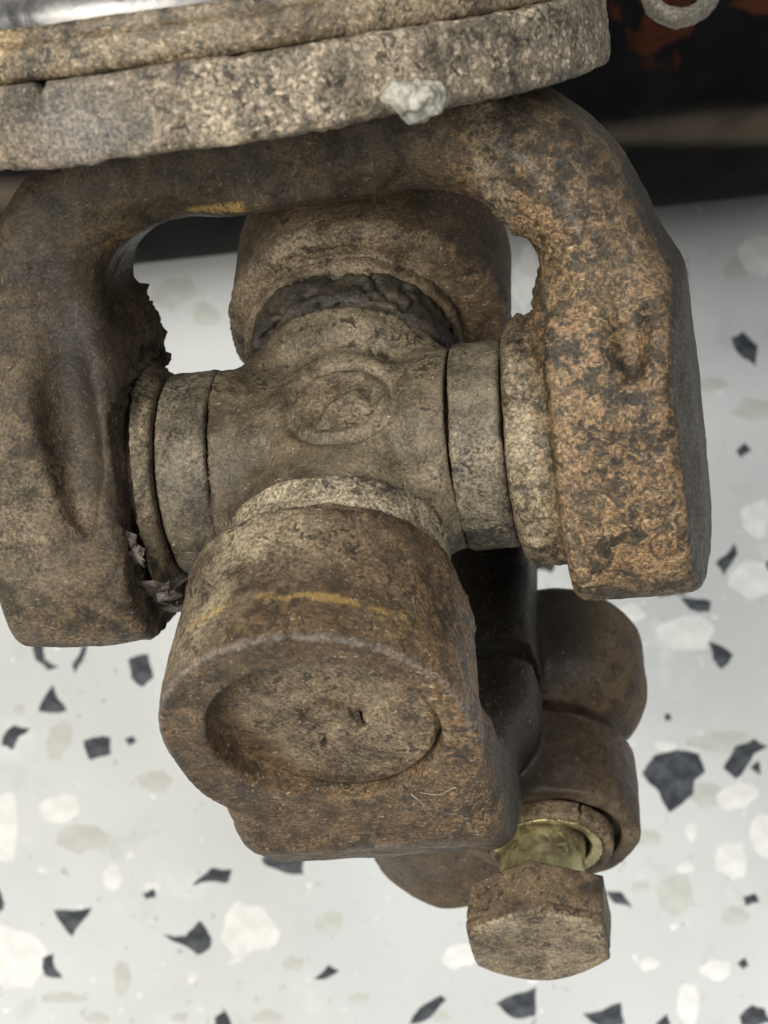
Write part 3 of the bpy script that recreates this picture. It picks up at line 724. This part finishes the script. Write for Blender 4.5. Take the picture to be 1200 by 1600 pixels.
def lathe(name, prof, frame, mat, parent, cx=0, cz=0, seg=96, attrs=None):
    v = []; q = []
    for (r, y) in prof:
        for k in range(seg):
            a = 2 * math.pi * k / seg; v.append((cx + r * math.sin(a), y, cz + r * math.cos(a)))
    for i in range(len(prof) - 1):
        for k in range(seg):
            q.append((i * seg + k, i * seg + (k + 1) % seg, (i + 1) * seg + (k + 1) % seg, (i + 1) * seg + k))
    v = np.array(v)
    return link_mesh(name, place(v, frame), np.array(q)[:, ::-1], mat, parent, attrs(v) if attrs else None)
lathe("input_housing", [(10, 48), (37.0, 48), (38.4, 50), (38.6, 51.6), (38.3, 53.0), (37.6, 53.7), (36.9, 54.0), (36.6, 55), (36.4, 60), (36.0, 75), (34, 78), (24, 80), (24, 120), (10, 120)], FR_UP, M_STEELTUBE, gear, FX, FZ)

# sealant squeezed out under the flange
def f_blob(p):
    x, y, z = p[..., 0], p[..., 1], p[..., 2]
    d = np.sqrt(((x - 17.4) / 2.2) ** 2 + ((y - 40.3) / 1.6) ** 2 + ((z - 29.5) / 2.8) ** 2) - 1
    d2 = np.sqrt(((x - 20.0) / 2.8) ** 2 + ((y - 40.4) / 0.8) ** 2 + ((z - 27.8) / 2.4) ** 2) - 1
    d3 = np.sqrt(((x - 15.6) / 1.6) ** 2 + ((y - 41.0) / 1.3) ** 2 + ((z - 31.2) / 1.8) ** 2) - 1
    return smin(d, d3, .3) * 1.5
sdf_part("sealant_blob", f_blob, (10, 36, 24), (25, 43, 36), 0.25, FR_UP, M_SEALANT, gear, (1.5, 1.9, .6, .8))

# long black body lying on the floor behind the joint
def body_axis(R, p1, p2):
    d1 = np.array([(p1[0] - 600) / FPX, (800 - p1[1]) / FPX, -1]); d2 = np.array([(p2[0] - 600) / FPX, (800 - p2[1]) / FPX, -1])
    m = nrm(np.cross(d1, d2)); m = m if m[1] > 0 else -m
    up = np.array([0, math.sin(TILT), math.cos(TILT)])
    t = nrm(np.cross(up, m)); t = t if t[0] > 0 else -t
    # point with m.p = R, up.p = -CAM_H + R, t.p = 0
    p = np.linalg.solve(np.array([m, up, t]), np.array([R, -CAM_H + R, 0.0]))
    return p, t, up
RB = 46.0
bp, bt, bu = body_axis(RB, (220, 412), (1200, 305))
bf = np.cross(bt, bu)                     # horizontal, away or towards
if bf[1] > 0: bf = -bf                    # towards the viewer's side
FR_B = np.array([bt, bf, bu])
off_b = bp - C
def body_mesh(name, ang0, ang1, rfun, seg, attrs, x0=-260, x1=260, nx=130):
    th = np.linspace(ang0, ang1, seg); xs = np.linspace(x0, x1, nx)
    v = np.array([[x, rfun(x, a) * math.cos(a), rfun(x, a) * math.sin(a)] for x in xs for a in th])
    q = np.array([(i * seg + j, (i + 1) * seg + j, (i + 1) * seg + j + 1, i * seg + j + 1) for i in range(nx - 1) for j in range(seg - 1)])
    loc = v
    v = (v @ FR_B + off_b) @ RX.T * MM
    return link_mesh(name, v, q, M_BLACK, gear, attrs(loc))
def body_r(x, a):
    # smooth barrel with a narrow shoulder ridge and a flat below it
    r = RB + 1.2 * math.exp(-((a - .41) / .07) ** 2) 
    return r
def a_body(v):
    x, y, z = v.T; a = np.arctan2(z, y)
    rust = sstep(a, .62, .72) * sstep(x, 52, 58)
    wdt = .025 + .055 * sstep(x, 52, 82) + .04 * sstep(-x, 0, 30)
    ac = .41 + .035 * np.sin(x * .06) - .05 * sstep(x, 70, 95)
    dust_sheen = sstep(-np.abs(a - ac), -wdt - .05, -wdt + .03)  # band along the body where the reflection is painted
    return dict(rust=rust, dust_sheen=dust_sheen)
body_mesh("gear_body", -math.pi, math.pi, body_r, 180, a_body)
for xe, sgn in ((-260, -1), (260, 1)):
    th = np.linspace(0, 2 * math.pi, 49)[:-1]
    prof = [(46.5, 0), (40, 6), (20, 9), (0.5, 9)]
    v = np.array([(xe + sgn * y, r * math.cos(a), r * math.sin(a)) for r, y in prof for a in th])
    q = np.array([(i * 48 + j, i * 48 + (j + 1) % 48, (i + 1) * 48 + (j + 1) % 48, (i + 1) * 48 + j) for i in range(3) for j in range(48)])
    link_mesh("end_cap", (v @ FR_B + off_b) @ RX.T * MM, q, M_BLACK, gear)
# neck that carries the housing on the body
mid_h = np.array([FX, 70, FZ]) @ FR_UP
neck_b = off_b + bt * (mid_h - off_b).dot(bt)
def tube_between(name, a, b_, r0, r1, mat, parent, seg=40):
    a = np.array(a); b_ = np.array(b_); d = nrm(b_ - a); s_ = nrm(np.cross(d, (0.3, .2, 1))); t_ = np.cross(d, s_)
    v = []; 
    for c, r in ((a, r0), (b_, r1)):
        for k in range(seg):
            th = 2 * math.pi * k / seg; v.append(c + r * (math.cos(th) * s_ + math.sin(th) * t_))
    q = np.array([(k, (k + 1) % seg, seg + (k + 1) % seg, seg + k) for k in range(seg)])
    return link_mesh(name, np.array(v) @ RX.T * MM, q, mat, parent)
tube_between("housing_neck", mid_h + np.array([0, 6, -6]), neck_b, 22, 30, M_BLACK, gear)

# eye of a bracket peeping in at the top edge
def cam_at(px, py, depth): return np.array([(px - 600) / FPX * depth, (800 - py) / FPX * depth, -depth])
ec = cam_at(1062, -22, 262.0) - C
def f_eye(p):
    r = np.sqrt(p[..., 0] ** 2 + p[..., 1] ** 2)
    tor = np.sqrt((r - 4.25) ** 2 + (p[..., 2] * .8) ** 2) - 1.25
    stem = np.maximum(np.sqrt((p[..., 0] - 1) ** 2 + p[..., 2] ** 2) - 1.6, np.abs(p[..., 1] - 12) - 9)
    return smin(tor, stem, 1.0)
FR_E = np.eye(3)
sdf_part("bracket_eye", f_eye, (-7, -7, -3), (7, 22, 3), 0.25, FR_E, M_EYE, gear, (.3, 3, .25, 1.0), lambda v, g: dict(rust=.1 + Z0(v), dust_sheen=.3 + Z0(v), grease_shade=Z0(v), paint=Z0(v), scrape=Z0(v)), None, ec)
tube_between("bracket_arm", ec + np.array([1, 20, 0]), off_b + bt * (ec - off_b).dot(bt) + bu * 30, 2.2, 4, M_BLACK, gear, 16)

# lint caught on the joint
def fibre(pts, r=0.035):
    cu = bpy.data.curves.new("lint_fibre", 'CURVE'); cu.dimensions = '3D'; cu.bevel_depth = r * MM; cu.bevel_resolution = 1
    sp = cu.splines.new('BEZIER'); sp.bezier_points.add(len(pts) - 1)
    for bp_, q in zip(sp.bezier_points, pts):
        bp_.co = Vector((np.array(q) @ RX.T) * MM); bp_.handle_left_type = bp_.handle_right_type = 'AUTO'
    tmp = bpy.data.objects.new("lint_tmp", cu); sc.collection.objects.link(tmp)
    dg = bpy.context.evaluated_depsgraph_get(); me = bpy.data.meshes.new_from_object(tmp.evaluated_get(dg))
    bpy.data.objects.remove(tmp)
    me.materials.clear(); me.materials.append(M_SEALANT)
    o = bpy.data.objects.new("lint_fibre", me); sc.collection.objects.link(o); o.parent = joint
L_ = lambda x, y, z: np.array([x, y, z]) @ FR_LO
fibre([L_(6.6, 37.0, 11.8), L_(7.6, 37.6, 12.6), L_(8.2, 37.1, 14.8)], .035)
fibre([L_(7.6, 37.0, 11.6), L_(9.5, 37.5, 11.4), L_(11.4, 37.0, 11.0)], .03)
U_ = lambda x, y, z: np.array([x, y, z]) @ FR_UP
